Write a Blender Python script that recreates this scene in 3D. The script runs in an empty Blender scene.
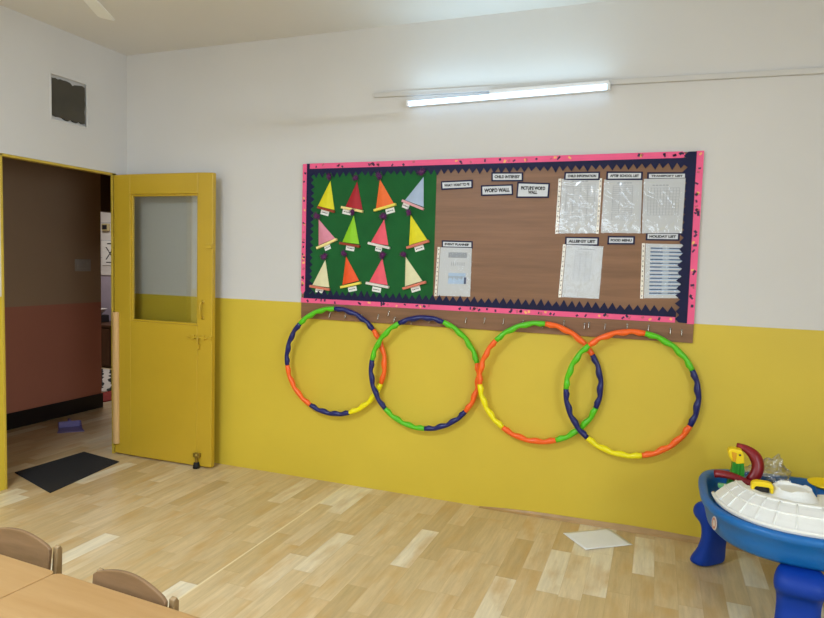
import bpy, bmesh, math, random
from mathutils import Vector, Matrix, noise
random.seed(7)
PI = math.pi
S = bpy.context.scene
COL = S.collection

# ---------------------------------------------------------------- camera
cam_d = bpy.data.cameras.new('camera'); cam = bpy.data.objects.new('camera', cam_d); COL.objects.link(cam)
cam_d.sensor_fit = 'HORIZONTAL'; cam_d.sensor_width = 36.0; cam_d.lens = 644.65 * 36.0 / 824.0
cam_d.clip_start = 0.05
yaw, pit, rol = 0.3631, -0.0697, 0.0281
fw = Vector((-math.sin(yaw)*math.cos(pit), math.cos(yaw)*math.cos(pit), math.sin(pit)))
rt = Vector((math.cos(yaw), math.sin(yaw), 0)); upv = rt.cross(fw)
r2 = math.cos(rol)*rt + math.sin(rol)*upv; u2 = -math.sin(rol)*rt + math.cos(rol)*upv
M = Matrix((r2, u2, -fw)).transposed().to_4x4(); M.translation = Vector((3.6919, -3.7308, 1.456))
cam.matrix_world = M
S.camera = cam

# ---------------------------------------------------------------- world, lights, exposure
wd = bpy.data.worlds.new('world'); S.world = wd; wd.use_nodes = True
wd.node_tree.nodes['Background'].inputs[0].default_value = (0.9, 0.95, 1.0, 1)
wd.node_tree.nodes['Background'].inputs[1].default_value = 0.02
S.view_settings.view_transform = 'Standard'; S.view_settings.look = 'None'
S.view_settings.gamma = 1.0; S.view_settings.exposure = 0.0; S.view_settings.use_curve_mapping = False

def area(name, loc, rot, sx, sy, power, col):
    d = bpy.data.lights.new(name, 'AREA'); d.shape = 'RECTANGLE'; d.size = sx; d.size_y = sy
    d.energy = power; d.color = col
    o = bpy.data.objects.new(name, d); o.location = loc; o.rotation_euler = rot; COL.objects.link(o)
    return o
# tube lamps of the room: on the rear wall and on the right wall, behind the photographer
TUBE = (0.75, 0.885, 1.05)
area('rear_tube_light', (2.3, -6.28, 2.42), (math.radians(78), 0, 0), 1.15, 0.05, 28, TUBE)
area('right_tube_light', (6.28, -2.6, 2.42), (math.radians(78), 0, math.radians(90)), 1.15, 0.05, 34, TUBE)
area('ceiling_fill_light', (1.7, -3.5, 2.83), (0, 0, 0), 1.15, 0.05, 108, TUBE)  # added overhead fill to brighten the floor and lower walls
# added fill light, set at two unseen windows in rear and right wall
area('rear_fill_light', (2.3, -6.22, 1.45), (math.radians(90), 0, 0), 1.7, 1.15, 10, TUBE)
area('right_fill_light', (6.22, -4.2, 1.45), (math.radians(90), 0, math.radians(90)), 1.7, 1.15, 80, TUBE)
# upward light of the tube lamp in view on the back wall
area('front_tube_light', (2.81, -0.085, 2.452), (math.radians(-152), 0, 0), 1.15, 0.03, 2.4, (0.48, 0.78, 1.0))
# lamp of the room beyond the hallway
area('far_room_light', (-2.6, 2.0, 2.5), (0, 0, 0), 0.9, 0.3, 26, (1.0, 0.95, 0.9))

# ---------------------------------------------------------------- helpers
def lin(c):
    def f(v):
        v /= 255.0
        return v/12.92 if v <= 0.04045 else ((v+0.055)/1.055)**2.4
    return (f(c[0]), f(c[1]), f(c[2]), 1.0)

def mat(name, rgb, rough=0.5, metal=0.0, var=0.06, scale=8.0, bump=0.0, bscale=60.0, coat=0.0, spec=0.5):
    m = bpy.data.materials.new(name); m.use_nodes = True
    nt = m.node_tree; b = nt.nodes['Principled BSDF']
    b.inputs['Roughness'].default_value = rough; b.inputs['Metallic'].default_value = metal
    b.inputs['Coat Weight'].default_value = coat; b.inputs['Specular IOR Level'].default_value = spec
    c = lin(rgb)
    tc = nt.nodes.new('ShaderNodeTexCoord')
    n = nt.nodes.new('ShaderNodeTexNoise'); n.inputs['Scale'].default_value = scale; n.inputs['Detail'].default_value = 4
    nt.links.new(tc.outputs['Object'], n.inputs['Vector'])
    r = nt.nodes.new('ShaderNodeValToRGB')
    r.color_ramp.elements[0].position = 0.3; r.color_ramp.elements[1].position = 0.7
    r.color_ramp.elements[0].color = (c[0]*(1-var), c[1]*(1-var), c[2]*(1-var), 1)
    r.color_ramp.elements[1].color = (min(1, c[0]*(1+var)), min(1, c[1]*(1+var)), min(1, c[2]*(1+var)), 1)
    nt.links.new(n.outputs['Fac'], r.inputs['Fac']); nt.links.new(r.outputs['Color'], b.inputs['Base Color'])
    if bump:
        n2 = nt.nodes.new('ShaderNodeTexNoise'); n2.inputs['Scale'].default_value = bscale; n2.inputs['Detail'].default_value = 3
        nt.links.new(tc.outputs['Object'], n2.inputs['Vector'])
        bp = nt.nodes.new('ShaderNodeBump'); bp.inputs['Strength'].default_value = bump; bp.inputs['Distance'].default_value = 0.01
        nt.links.new(n2.outputs['Fac'], bp.inputs['Height']); nt.links.new(bp.outputs['Normal'], b.inputs['Normal'])
    return m

def emit(name, rgb, strength):
    m = bpy.data.materials.new(name); m.use_nodes = True
    b = m.node_tree.nodes['Principled BSDF']; c = lin(rgb)
    b.inputs['Base Color'].default_value = c; b.inputs['Emission Color'].default_value = c
    b.inputs['Emission Strength'].default_value = strength
    return m

def film(name, gloss=0.15, rough=0.1, tint=(1, 1, 1), bump=0.0, bscale=30.0):
    """clear sheet: a transparent body with a glossy face"""
    m = bpy.data.materials.new(name); m.use_nodes = True
    nt = m.node_tree; nt.nodes.remove(nt.nodes['Principled BSDF'])
    out = nt.nodes['Material Output']
    t = nt.nodes.new('ShaderNodeBsdfTransparent'); t.inputs[0].default_value = (*tint, 1)
    g = nt.nodes.new('ShaderNodeBsdfGlossy'); g.inputs['Roughness'].default_value = rough
    mx = nt.nodes.new('ShaderNodeMixShader')
    lw = nt.nodes.new('ShaderNodeLayerWeight'); lw.inputs[0].default_value = 0.35
    mp = nt.nodes.new('ShaderNodeMapRange'); mp.inputs[3].default_value = gloss; mp.inputs[4].default_value = min(1, gloss+0.6)
    nt.links.new(lw.outputs['Facing'], mp.inputs[0]); nt.links.new(mp.outputs[0], mx.inputs[0])
    nt.links.new(t.outputs[0], mx.inputs[1]); nt.links.new(g.outputs[0], mx.inputs[2]); nt.links.new(mx.outputs[0], out.inputs[0])
    if bump:
        tc = nt.nodes.new('ShaderNodeTexCoord'); n = nt.nodes.new('ShaderNodeTexNoise')
        n.inputs['Scale'].default_value = bscale; n.inputs['Detail'].default_value = 2; n.inputs['Distortion'].default_value = 1.5
        nt.links.new(tc.outputs['Object'], n.inputs['Vector'])
        bp = nt.nodes.new('ShaderNodeBump'); bp.inputs['Strength'].default_value = bump; bp.inputs['Distance'].default_value = 0.01
        nt.links.new(n.outputs['Fac'], bp.inputs['Height']); nt.links.new(bp.outputs['Normal'], g.inputs['Normal'])
    return m

def wood(name, c1, c2, rough=0.4, axis=0, stretch=14.0, scale=3.0):
    """straight grained wood; grain runs along the given object axis"""
    m = bpy.data.materials.new(name); m.use_nodes = True
    nt = m.node_tree; b = nt.nodes['Principled BSDF']; b.inputs['Roughness'].default_value = rough
    tc = nt.nodes.new('ShaderNodeTexCoord'); mp = nt.nodes.new('ShaderNodeMapping')
    sc = [stretch, stretch, stretch]; sc[axis] = 1.0; mp.inputs['Scale'].default_value = sc
    n = nt.nodes.new('ShaderNodeTexNoise'); n.inputs['Scale'].default_value = scale; n.inputs['Detail'].default_value = 6; n.inputs['Roughness'].default_value = 0.65
    r = nt.nodes.new('ShaderNodeValToRGB'); r.color_ramp.elements[0].position = 0.32; r.color_ramp.elements[1].position = 0.68
    r.color_ramp.elements[0].color = lin(c1); r.color_ramp.elements[1].color = lin(c2)
    nt.links.new(tc.outputs['Object'], mp.inputs[0]); nt.links.new(mp.outputs[0], n.inputs['Vector'])
    nt.links.new(n.outputs['Fac'], r.inputs['Fac']); nt.links.new(r.outputs[0], b.inputs['Base Color'])
    return m

def obj(name, bm, m, parent=None, smooth=False, bevel=0.0, loc=None, rot=None, subsurf=0):
    bmesh.ops.recalc_face_normals(bm, faces=bm.faces[:])
    me = bpy.data.meshes.new(name); bm.to_mesh(me); bm.free()
    for mm in (m if isinstance(m, (list, tuple)) else [m]): me.materials.append(mm)
    if smooth:
        for p in me.polygons: p.use_smooth = True
    o = bpy.data.objects.new(name, me); COL.objects.link(o)
    if parent: o.parent = parent
    if loc: o.location = loc
    if rot: o.rotation_euler = rot
    if bevel:
        md = o.modifiers.new('bevel', 'BEVEL'); md.width = bevel; md.segments = 2; md.limit_method = 'ANGLE'; md.angle_limit = 0.7
    if subsurf:
        md = o.modifiers.new('subsurf', 'SUBSURF'); md.levels = subsurf; md.render_levels = subsurf
    return o

def thing(name, label, cat, loc=(0, 0, 0), rz=0.0, group=None):
    o = bpy.data.objects.new(name, None); o.empty_display_size = 0.05; COL.objects.link(o)
    o.location = loc; o.rotation_euler = (0, 0, rz); tag(o, label, cat, group); return o
def tag(o, label, cat, group=None):
    o['label'] = label; o['category'] = cat
    if group: o['group'] = group
    return o
def struct(name, bm, m, label=None, parent=None, **k):
    o = obj(name, bm, m, parent, **k)
    if not parent:
        o['kind'] = 'structure'
        if label: o['label'] = label; o['category'] = name.split('_')[0]
    return o
def dup(root, loc=None, rz=None):
    r = root.copy(); COL.objects.link(r)
    if loc is not None: r.location = loc
    if rz is not None: r.rotation_euler = (0, 0, rz)
    for ch in root.children:
        c = ch.copy(); COL.objects.link(c); c.parent = r
        for g in ch.children:
            d = g.copy(); COL.objects.link(d); d.parent = c
    return r

def BM(): return bmesh.new()
def box(bm, x0, x1, y0, y1, z0, z1, mi=0):
    v = [bm.verts.new(p) for p in ((x0,y0,z0),(x1,y0,z0),(x1,y1,z0),(x0,y1,z0),(x0,y0,z1),(x1,y0,z1),(x1,y1,z1),(x0,y1,z1))]
    for f in ((0,3,2,1),(4,5,6,7),(0,1,5,4),(1,2,6,5),(2,3,7,6),(3,0,4,7)):
        bm.faces.new([v[i] for i in f]).material_index = mi
    return bm
def bx(*a): return box(BM(), *a)
def prism(bm, pts, a0, a1, axis='y', mi=0):
    """extrude a closed outline; axis y: pts are (x,z); axis z: (x,y); axis x: (y,z)"""
    def P(p, a):
        return {'y': (p[0], a, p[1]), 'z': (p[0], p[1], a), 'x': (a, p[0], p[1])}[axis]
    A = [bm.verts.new(P(p, a0)) for p in pts]; B = [bm.verts.new(P(p, a1)) for p in pts]
    n = len(pts)
    bm.faces.new(A).material_index = mi; bm.faces.new(B[::-1]).material_index = mi
    for i in range(n):
        bm.faces.new((A[i], B[i], B[(i+1) % n], A[(i+1) % n])).material_index = mi
    return bm
def tube(bm, path, rad, n=10, closed=False, mi=0, flat=None):
    """round bar along a path; rad is a number or one per point; flat scales the second cross axis"""
    path = [Vector(p) for p in path]; N = len(path)
    rads = rad if isinstance(rad, (list, tuple)) else [rad]*N
    rings = []; ref = None
    for i, p in enumerate(path):
        if closed: t = path[(i+1) % N]-path[i-1]
        else: t = path[min(i+1, N-1)]-path[max(i-1, 0)]
        t.normalize()
        if ref is None:
            ref = t.orthogonal().normalized()
        a = (ref - t*ref.dot(t)).normalized(); ref = a; b = t.cross(a)
        rings.append([bm.verts.new(p+rads[i]*(math.cos(2*PI*k/n)*a+math.sin(2*PI*k/n)*b*(flat or 1))) for k in range(n)])
    for i in range(N if closed else N-1):
        A, B = rings[i], rings[(i+1) % N]
        for k in range(n): bm.faces.new((A[k], A[(k+1) % n], B[(k+1) % n], B[k])).material_index = mi
    if not closed:
        bm.faces.new(rings[0][::-1]).material_index = mi; bm.faces.new(rings[-1]).material_index = mi
    return bm
def lathe(bm, prof, c=(0, 0, 0), n=32, mi=0, sx=1.0, sy=1.0):
    rings = []
    for r, z in prof:
        if r < 1e-6: rings.append([bm.verts.new((c[0], c[1], c[2]+z))])
        else: rings.append([bm.verts.new((c[0]+sx*r*math.cos(2*PI*k/n), c[1]+sy*r*math.sin(2*PI*k/n), c[2]+z)) for k in range(n)])
    for A, B in zip(rings, rings[1:]):
        for k in range(n):
            a = [A[k % len(A)], A[(k+1) % len(A)]] if len(A) > 1 else [A[0]]
            b = [B[(k+1) % len(B)], B[k % len(B)]] if len(B) > 1 else [B[0]]
            if len(a)+len(b) > 2: bm.faces.new(a+b).material_index = mi
    return bm
def cyl(bm, p0, p1, r, n=16, mi=0): return tube(bm, [p0, p1], r, n, mi=mi)
def rrect(x0, x1, y0, y1, r, n=6):
    pts = []
    for cx, cy, a0 in ((x1-r, y0+r, -90), (x1-r, y1-r, 0), (x0+r, y1-r, 90), (x0+r, y0+r, 180)):
        for k in range(n+1):
            a = math.radians(a0+90*k/n); pts.append((cx+r*math.cos(a), cy+r*math.sin(a)))
    return pts
def blob(bm, c, r, sub=2, mi=0, sc=(1, 1, 1)):
    res = bmesh.ops.create_icosphere(bm, subdivisions=sub, radius=r)
    for v in res['verts']:
        v.co = Vector((v.co.x*sc[0]+c[0], v.co.y*sc[1]+c[1], v.co.z*sc[2]+c[2]))
    return bm

# ---------------------------------------------------------------- materials
WHITE = (211, 209, 206); YEL = (213, 187, 58)
m_white = mat('wall_white_paint', WHITE, 0.75, var=0.03, scale=1.2, bump=0.05, bscale=25)
m_yellow = mat('wall_yellow_paint', YEL, 0.5, var=0.04, scale=1.5, bump=0.05, bscale=25)
m_ceil = mat('ceiling_paint', (222, 219, 214), 0.8, var=0.02, scale=1.0)
m_door = mat('door_yellow_enamel', (196, 162, 44), 0.38, var=0.04, scale=2.5, bump=0.03, bscale=15)
m_dooredge = mat('frame_yellow_enamel', (196, 168, 60), 0.4, var=0.05)
m_glass = film('door_glass', gloss=0.05, rough=0.03, tint=(0.95, 0.96, 0.94))
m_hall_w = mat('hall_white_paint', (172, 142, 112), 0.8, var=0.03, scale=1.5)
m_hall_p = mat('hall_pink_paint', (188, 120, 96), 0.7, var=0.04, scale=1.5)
m_black = mat('black_skirting', (22, 20, 22), 0.5)
m_tile = mat('far_white_tile', (225, 222, 218), 0.4, var=0.02)
m_lilac = mat('far_lilac_paint', (176, 166, 184), 0.6)
m_tan = wood('beige_guard', (200, 158, 100), (214, 174, 116), 0.45, axis=2)
m_mat = mat('black_doormat', (30, 30, 32), 0.95, var=0.25, scale=60, bump=0.6, bscale=300)
m_purple = mat('purple_plastic', (112, 100, 150), 0.4)
m_paper = mat('white_paper', (236, 236, 232), 0.7, var=0.02)
m_signcard = mat('sign_card', (212, 216, 222), 0.6, var=0.02)
m_docpaper = mat('document_paper', (206, 209, 212), 0.7, var=0.02)
m_brown = wood('board_laminate', (120, 84, 55), (141, 100, 69), 0.45, axis=0, stretch=20, scale=1.6)
m_green = mat('green_felt', (14, 92, 40), 0.9, var=0.12, scale=6, bump=0.15, bscale=200)
m_pink = mat('pink_card', (242, 92, 142), 0.6, var=0.05)
m_navy = mat('navy_card', (13, 17, 60), 0.5, spec=0.25, var=0.15, scale=20)
m_conf = [mat('confetti_plum', (60, 14, 66), 0.5), mat('confetti_navy', (26, 22, 60), 0.5), mat('confetti_peach', (250, 190, 110), 0.5), mat('confetti_rose', (200, 90, 110), 0.5)]
m_ink = mat('black_ink', (24, 24, 34), 0.6)
m_grey = mat('grey_print', (150, 156, 166), 0.7)
m_print = mat('pale_print', (158, 164, 172), 0.7)
m_blueprint = mat('blue_print', (42, 64, 108), 0.7)
m_palebl = mat('pale_blue_print', (176, 200, 226), 0.7)
m_strip = mat('punched_strip', (240, 234, 222), 0.5)
m_hole = mat('punched_hole', (60, 46, 44), 0.8)
m_film_w = film('wrinkled_sleeve_film', gloss=0.10, rough=0.14, bump=0.9, bscale=9)
m_film = film('flat_sleeve_film', gloss=0.05, rough=0.18, bump=0.3, bscale=14)
m_steel = mat('hook_steel', (200, 196, 188), 0.25, metal=0.9)
CARD = {k: mat('card_'+k, c, 0.65, var=0.04, scale=30) for k, c in dict(
    yellow=(228, 218, 20), red=(170, 20, 34), orange=(244, 112, 44), paleblue=(170, 188, 214), pink=(222, 140, 160), lime=(142, 208, 24),
    coral=(240, 90, 106), ivory=(226, 220, 176), redorange=(238, 84, 24), brick=(150, 56, 26), cream=(246, 226, 150), lemon=(238, 220, 90),
    palepink=(230, 170, 176), white=(226, 222, 214), salmon=(214, 120, 96)).items()}
m_pom = mat('purple_pompom', (84, 12, 84), 0.6, var=0.3, scale=80)
HOOP = dict(g=mat('hoop_green', (88, 196, 24), 0.35), b=mat('hoop_navy', (14, 24, 98), 0.3), o=mat('hoop_orange', (255, 104, 32), 0.35), y=mat('hoop_yellow', (246, 232, 8), 0.35))
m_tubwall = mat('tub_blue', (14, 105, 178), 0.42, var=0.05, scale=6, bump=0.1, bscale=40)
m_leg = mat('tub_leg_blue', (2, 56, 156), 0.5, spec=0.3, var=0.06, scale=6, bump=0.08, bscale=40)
m_wplast = mat('white_plastic', (240, 240, 234), 0.42, var=0.02, bump=0.05, bscale=60)
m_red = mat('maroon_plastic', (134, 14, 26), 0.35)
m_tgreen = mat('toy_green', (46, 150, 44), 0.4)
m_mint = mat('toy_mint', (120, 204, 140), 0.45)
m_tyel = mat('toy_yellow', (248, 214, 24), 0.4)
m_dark = mat('dark_plastic', (38, 36, 40), 0.5)
m_bag = film('clear_bag', gloss=0.15, rough=0.15, tint=(0.90, 0.90, 0.89), bump=0.6, bscale=30)
m_top = wood('tabletop_beech', (164, 124, 74), (175, 137, 88), 0.38, axis=0, stretch=10, scale=2.2)
m_chair = wood('chair_ply', (118, 90, 60), (138, 106, 74), 0.45, axis=0, stretch=8, scale=4)
m_post = wood('chair_post', (140, 112, 74), (158, 130, 90), 0.45, axis=2, stretch=8, scale=4)
m_fix = mat('white_fitting', (236, 238, 240), 0.4, var=0.01)
m_trunk = mat('white_trunking', (202, 200, 196), 0.5, var=0.02)
m_led = emit('lit_tube', (190, 224, 255), 3.6)
m_led_off = emit('lit_rear_tube', (255, 240, 220), 6.0)
m_vent = mat('vent_board', (70, 66, 56), 0.8, var=0.15, scale=9)
m_fill_pane = emit('fill_pane', (238, 246, 255), 2.0)  # glow of the added fill panels
m_rubber = mat('black_rubber', (16, 15, 15), 0.7)
m_brass = mat('brass', (150, 130, 60), 0.35, metal=0.7)

def floor_material():
    m = bpy.data.materials.new('vinyl_plank_floor'); m.use_nodes = True
    nt = m.node_tree; b = nt.nodes['Principled BSDF']; L = nt.links.new
    def N(t, **k):
        n = nt.nodes.new(t)
        for a, v in k.items(): setattr(n, a, v)
        return n
    def Mth(op, a, bb=None):
        n = N('ShaderNodeMath', operation=op)
        for i, v in enumerate((a, bb)):
            if v is None: continue
            if isinstance(v, (int, float)): n.inputs[i].default_value = v
            else: L(v, n.inputs[i])
        return n.outputs[0]
    tc = N('ShaderNodeTexCoord'); sp = N('ShaderNodeSeparateXYZ'); L(tc.outputs['Object'], sp.inputs[0])
    X, Y = sp.outputs[0], sp.outputs[1]
    W = 0.1
    xs = Mth('DIVIDE', Mth('ADD', X, 0.054), W); ix = Mth('FLOOR', xs)
    wn = N('ShaderNodeTexWhiteNoise', noise_dimensions='1D'); L(ix, wn.inputs['W'])
    ys = Mth('ADD', Mth('DIVIDE', Y, 0.46), Mth('MULTIPLY', wn.outputs['Value'], 7.0)); iy = Mth('FLOOR', ys)
    cb = N('ShaderNodeCombineXYZ'); L(ix, cb.inputs[0]); L(iy, cb.inputs[1])
    w2 = N('ShaderNodeTexWhiteNoise', noise_dimensions='3D'); L(cb.outputs[0], w2.inputs['Vector'])
    ramp = N('ShaderNodeValToRGB'); cr = ramp.color_ramp; cr.interpolation = 'LINEAR'
    stops = [(0.0, (200, 172, 124)), (0.25, (210, 183, 136)), (0.6, (217, 191, 146)), (0.82, (222, 198, 156)), (0.9, (234, 219, 186)), (1.0, (238, 224, 194))]
    cr.elements[0].position, cr.elements[0].color = 0.0, lin(stops[0][1])
    cr.elements[1].position, cr.elements[1].color = 1.0, lin(stops[-1][1])
    for p_, c_ in stops[1:-1]:
        e = cr.elements.new(p_); e.color = lin(c_)
    L(w2.outputs['Value'], ramp.inputs[0])
    # grain and warm blotches
    mp = N('ShaderNodeMapping'); mp.inputs['Scale'].default_value = (26, 2.2, 1); 
    ad = N('ShaderNodeVectorMath', operation='ADD'); L(tc.outputs['Object'], ad.inputs[0]); L(w2.outputs['Color'], ad.inputs[1])
    L(ad.outputs[0], mp.inputs[0])
    gr = N('ShaderNodeTexNoise'); gr.inputs['Scale'].default_value = 1.6; gr.inputs['Detail'].default_value = 7; gr.inputs['Roughness'].default_value = 0.7
    L(mp.outputs[0], gr.inputs['Vector'])
    mp2 = N('ShaderNodeMapping'); mp2.inputs['Scale'].default_value = (7, 2.6, 1); L(ad.outputs[0], mp2.inputs[0])
    bl = N('ShaderNodeTexNoise'); bl.inputs['Scale'].default_value = 1.3; bl.inputs['Detail'].default_value = 5; L(mp2.outputs[0], bl.inputs['Vector'])
    g1 = N('ShaderNodeMapRange'); g1.inputs[1].default_value = 0.3; g1.inputs[2].default_value = 0.7; g1.inputs[3].default_value = 0.82; g1.inputs[4].default_value = 1.1; L(gr.outputs['Fac'], g1.inputs[0])
    mul = N('ShaderNodeMix', data_type='RGBA', blend_type='MULTIPLY'); mul.inputs[0].default_value = 1.0
    L(ramp.outputs[0], mul.inputs[6]); L(g1.outputs[0], mul.inputs[7])
    b1 = N('ShaderNodeMapRange'); b1.inputs[1].default_value = 0.48; b1.inputs[2].default_value = 0.74; b1.inputs[3].default_value = 0.0; b1.inputs[4].default_value = 0.75; L(bl.outputs['Fac'], b1.inputs[0])
    mx = N('ShaderNodeMix', data_type='RGBA'); L(b1.outputs[0], mx.inputs[0]); L(mul.outputs[2], mx.inputs[6]); mx.inputs[7].default_value = lin((202, 160, 96))
    # joints between planks, and a sheet seam with its glare painted in
    fx = Mth('FRACT', xs); ex = Mth('LESS_THAN', fx, 0.025)
    fy = Mth('FRACT', ys); ey = Mth('LESS_THAN', fy, 0.008)
    j = Mth('MULTIPLY', Mth('MAXIMUM', ex, ey), 0.25)
    mj = N('ShaderNodeMix', data_type='RGBA'); L(j, mj.inputs[0]); L(mx.outputs[2], mj.inputs[6]); mj.inputs[7].default_value = lin((170, 138, 94))
    s1 = Mth('LESS_THAN', Mth('ABSOLUTE', Mth('SUBTRACT', X, 1.846)), 0.005)
    nz = N('ShaderNodeTexNoise'); nz.inputs['Scale'].default_value = 3.0; L(tc.outputs['Object'], nz.inputs['Vector'])
    s1 = Mth('MULTIPLY', s1, Mth('GREATER_THAN', nz.outputs['Fac'], 0.44))
    ms = N('ShaderNodeMix', data_type='RGBA'); L(Mth('MULTIPLY', s1, 0.8), ms.inputs[0]); L(mj.outputs[2], ms.inputs[6]); ms.inputs[7].default_value = lin((240, 222, 178))
    L(ms.outputs[2], b.inputs['Base Color'])
    rr = N('ShaderNodeMapRange'); rr.inputs[3].default_value = 0.26; rr.inputs[4].default_value = 0.42; L(bl.outputs['Fac'], rr.inputs[0])
    L(rr.outputs[0], b.inputs['Roughness']); b.inputs['Specular IOR Level'].default_value = 0.45
    return m
m_floor = floor_material()

# ================================================================ the setting
H = 2.907; HY = 1.1815
bm = BM(); box(bm, -6.6, 6.4, -6.4, 3.2, -0.06, 0.0)
struct('floor', bm, m_floor, 'tan vinyl plank floor of the classroom and hallway')
bm = BM(); box(bm, -0.04, 6.4, -6.4, 0.1, H, H+0.08)
struct('ceiling', bm, m_ceil, 'white painted ceiling above the classroom')
bm = BM(); box(bm, -0.04, 6.4, 0, 0.1, 0, HY, 1); box(bm, -0.04, 6.4, 0, 0.1, HY, H, 0)
struct('wall_back', bm, [m_white, m_yellow], 'back wall, white above and yellow below, behind the notice board')
LY = 1.19
bm = BM()
T = -0.04
box(bm, T, 0, -6.4, -0.985, 0, LY, 1); box(bm, T, 0, -6.4, -0.985, LY, H, 0)
box(bm, T, 0, -0.108, 0, 0, LY, 1); box(bm, T, 0, -0.108, 0, LY, H, 0)
box(bm, T, 0, -0.985, -0.108, 2.043, 2.317, 0); box(bm, T, 0, -0.985, -0.636, 2.317, 2.62, 0)
box(bm, T, 0, -0.343, -0.108, 2.317, 2.62, 0); box(bm, T, 0, -0.985, -0.108, 2.62, H, 0)
struct('wall_left', bm, [m_white, m_yellow], 'left wall with the open doorway and the vent above it')
bm = BM(); box(bm, 6.3, 6.4, -6.4, 0, 0, HY, 1); box(bm, 6.3, 6.4, -6.4, 0, HY, H, 0)
struct('wall_right', bm, [m_white, m_yellow], 'right wall of the classroom, white above yellow')
bm = BM(); box(bm, -0.04, 6.4, -6.4, -6.3, 0, HY, 1); box(bm, -0.04, 6.4, -6.4, -6.3, HY, H, 0)
struct('wall_rear', bm, [m_white, m_yellow], 'rear wall behind the camera, white above yellow')
# vinyl turned up against the foot of the back wall
bm = BM()
N_ = 24
pr = []
for i in range(N_+1):
    x = 2.75+3.5*i/N_; h = 0.004+0.026*min(1, max(0, (x-2.75)/0.5)) + 0.003*math.sin(x*9)
    pr.append([bm.verts.new(p) for p in ((x, -0.0005, 0.0), (x, -0.022-0.004*math.sin(x*5), 0.0005), (x, -0.010, h*0.45), (x, -0.003, h), (x, -0.0005, h))])
for a, b in zip(pr, pr[1:]):
    for k in range(4): bm.faces.new((a[k], a[k+1], b[k+1], b[k]))
m_cove = mat('turned_up_vinyl', (176, 140, 88), 0.45, var=0.12, scale=9)
struct('baseboard_back', bm, m_cove, 'strip of floor vinyl turned up against the yellow wall')
# door lining
bm = BM()
box(bm, -0.042, 0.006, -0.985, -0.970, 0, 2.045); box(bm, -0.010, 0.006, -0.142, -0.106, 0, 2.045); box(bm, -0.042, 0.006, -0.985, -0.106, 2.030, 2.046)
struct('trim_1', bm, m_dooredge, 'thin yellow lining around the open doorway', bevel=0.002)

# hallway and the room beyond it
hz = 1.012
bm = BM()
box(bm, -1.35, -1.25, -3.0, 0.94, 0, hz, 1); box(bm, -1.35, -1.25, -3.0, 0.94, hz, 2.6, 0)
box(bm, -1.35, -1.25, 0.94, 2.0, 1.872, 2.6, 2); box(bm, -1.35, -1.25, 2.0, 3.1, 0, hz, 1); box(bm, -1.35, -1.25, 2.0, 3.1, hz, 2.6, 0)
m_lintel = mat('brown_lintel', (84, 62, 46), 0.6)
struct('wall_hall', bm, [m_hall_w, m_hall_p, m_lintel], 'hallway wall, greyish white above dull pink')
bm = BM(); box(bm, -1.25, -1.236, -3.0, 0.942, 0, 0.135); box(bm, -1.352, -1.236, 0.94, 0.946, 0, 0.135)
struct('baseboard_hall', bm, m_black, 'black skirting along the pink hallway wall', bevel=0.003)
bm = BM(); box(bm, -6.6, 0, 3.1, 3.2, 0, 1.195, 1); box(bm, -6.6, 0, 3.1, 3.2, 1.195, 2.6, 0); box(bm, -6.6, -1.35, 3.085, 3.1, 1.185, 1.21, 0)
for z in (1.42, 1.66, 1.9, 2.14): box(bm, -6.6, -1.35, 3.098, 3.1, z, z+0.006, 2)
struct('wall_far', bm, [m_tile, m_lilac, m_grey], 'far room wall with white tiles above lilac paint')
bm = BM(); box(bm, -0.04, 0.0, 0.1, 3.1, 0, 2.6); box(bm, -1.35, -0.04, -3.1, -3.0, 0, 2.6); box(bm, -6.6, -6.5, -0.6, 3.1, 0, 2.6); box(bm, -6.5, -1.35, -0.7, -0.6, 0, 2.6)
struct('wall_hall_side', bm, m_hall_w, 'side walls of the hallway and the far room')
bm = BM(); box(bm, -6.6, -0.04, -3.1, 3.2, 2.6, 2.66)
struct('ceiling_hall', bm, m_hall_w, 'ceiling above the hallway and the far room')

# ---------------------------------------------------------------- the open door
dr = thing('door_1', 'yellow door with a glass upper pane, swung open against the back wall', 'door', (0.02, -0.142, 0), 0.0136)
dr['kind'] = 'structure'
DW, DB, DTp = 0.8515, 0.012, 2.03
gx0, gx1, gz0, gz1 = 0.147, 0.730, 0.992, 1.892
bm = BM()
box(bm, 0, gx0, 0, 0.036, DB, DTp); box(bm, gx1, DW, 0, 0.036, DB, DTp)
box(bm, gx0, gx1, 0, 0.036, DB, gz0); box(bm, gx0, gx1, 0, 0.036, gz1, DTp)
bmesh.ops.remove_doubles(bm, verts=bm.verts[:], dist=1e-5)
obj('door_leaf', bm, m_door, dr, bevel=0.004)
bm = BM()
w_ = 0.014
for a in ((gx0, gx0+w_, gz0, gz1), (gx1-w_, gx1, gz0, gz1), (gx0+w_, gx1-w_, gz0, gz0+w_), (gx0+w_, gx1-w_, gz1-w_, gz1)):
    box(bm, a[0], a[1], 0.010, 0.030, a[2], a[3])
obj('glazing_bead', bm, m_door, dr, bevel=0.003)
obj('glass_pane', bx(gx0+0.004, gx1-0.004, 0.018, 0.022, gz0+0.004, gz1-0.004), m_glass, dr)
bm = BM(); tube(bm, [(0.777, 0, 1.05), (0.777, -0.022, 1.055), (0.777, -0.034, 1.075), (0.777, -0.034, 1.13), (0.777, -0.022, 1.15), (0.777, 0, 1.155)], 0.006, 8)
box(bm, 0.766, 0.788, -0.003, 0.001, 1.035, 1.062); box(bm, 0.766, 0.788, -0.003, 0.001, 1.143, 1.17)
obj('pull_handle', bm, m_door, dr, smooth=True)
bm = BM(); cyl(bm, (0.655, -0.010, 0.912), (0.845, -0.010, 0.912), 0.006, 10)
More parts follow.
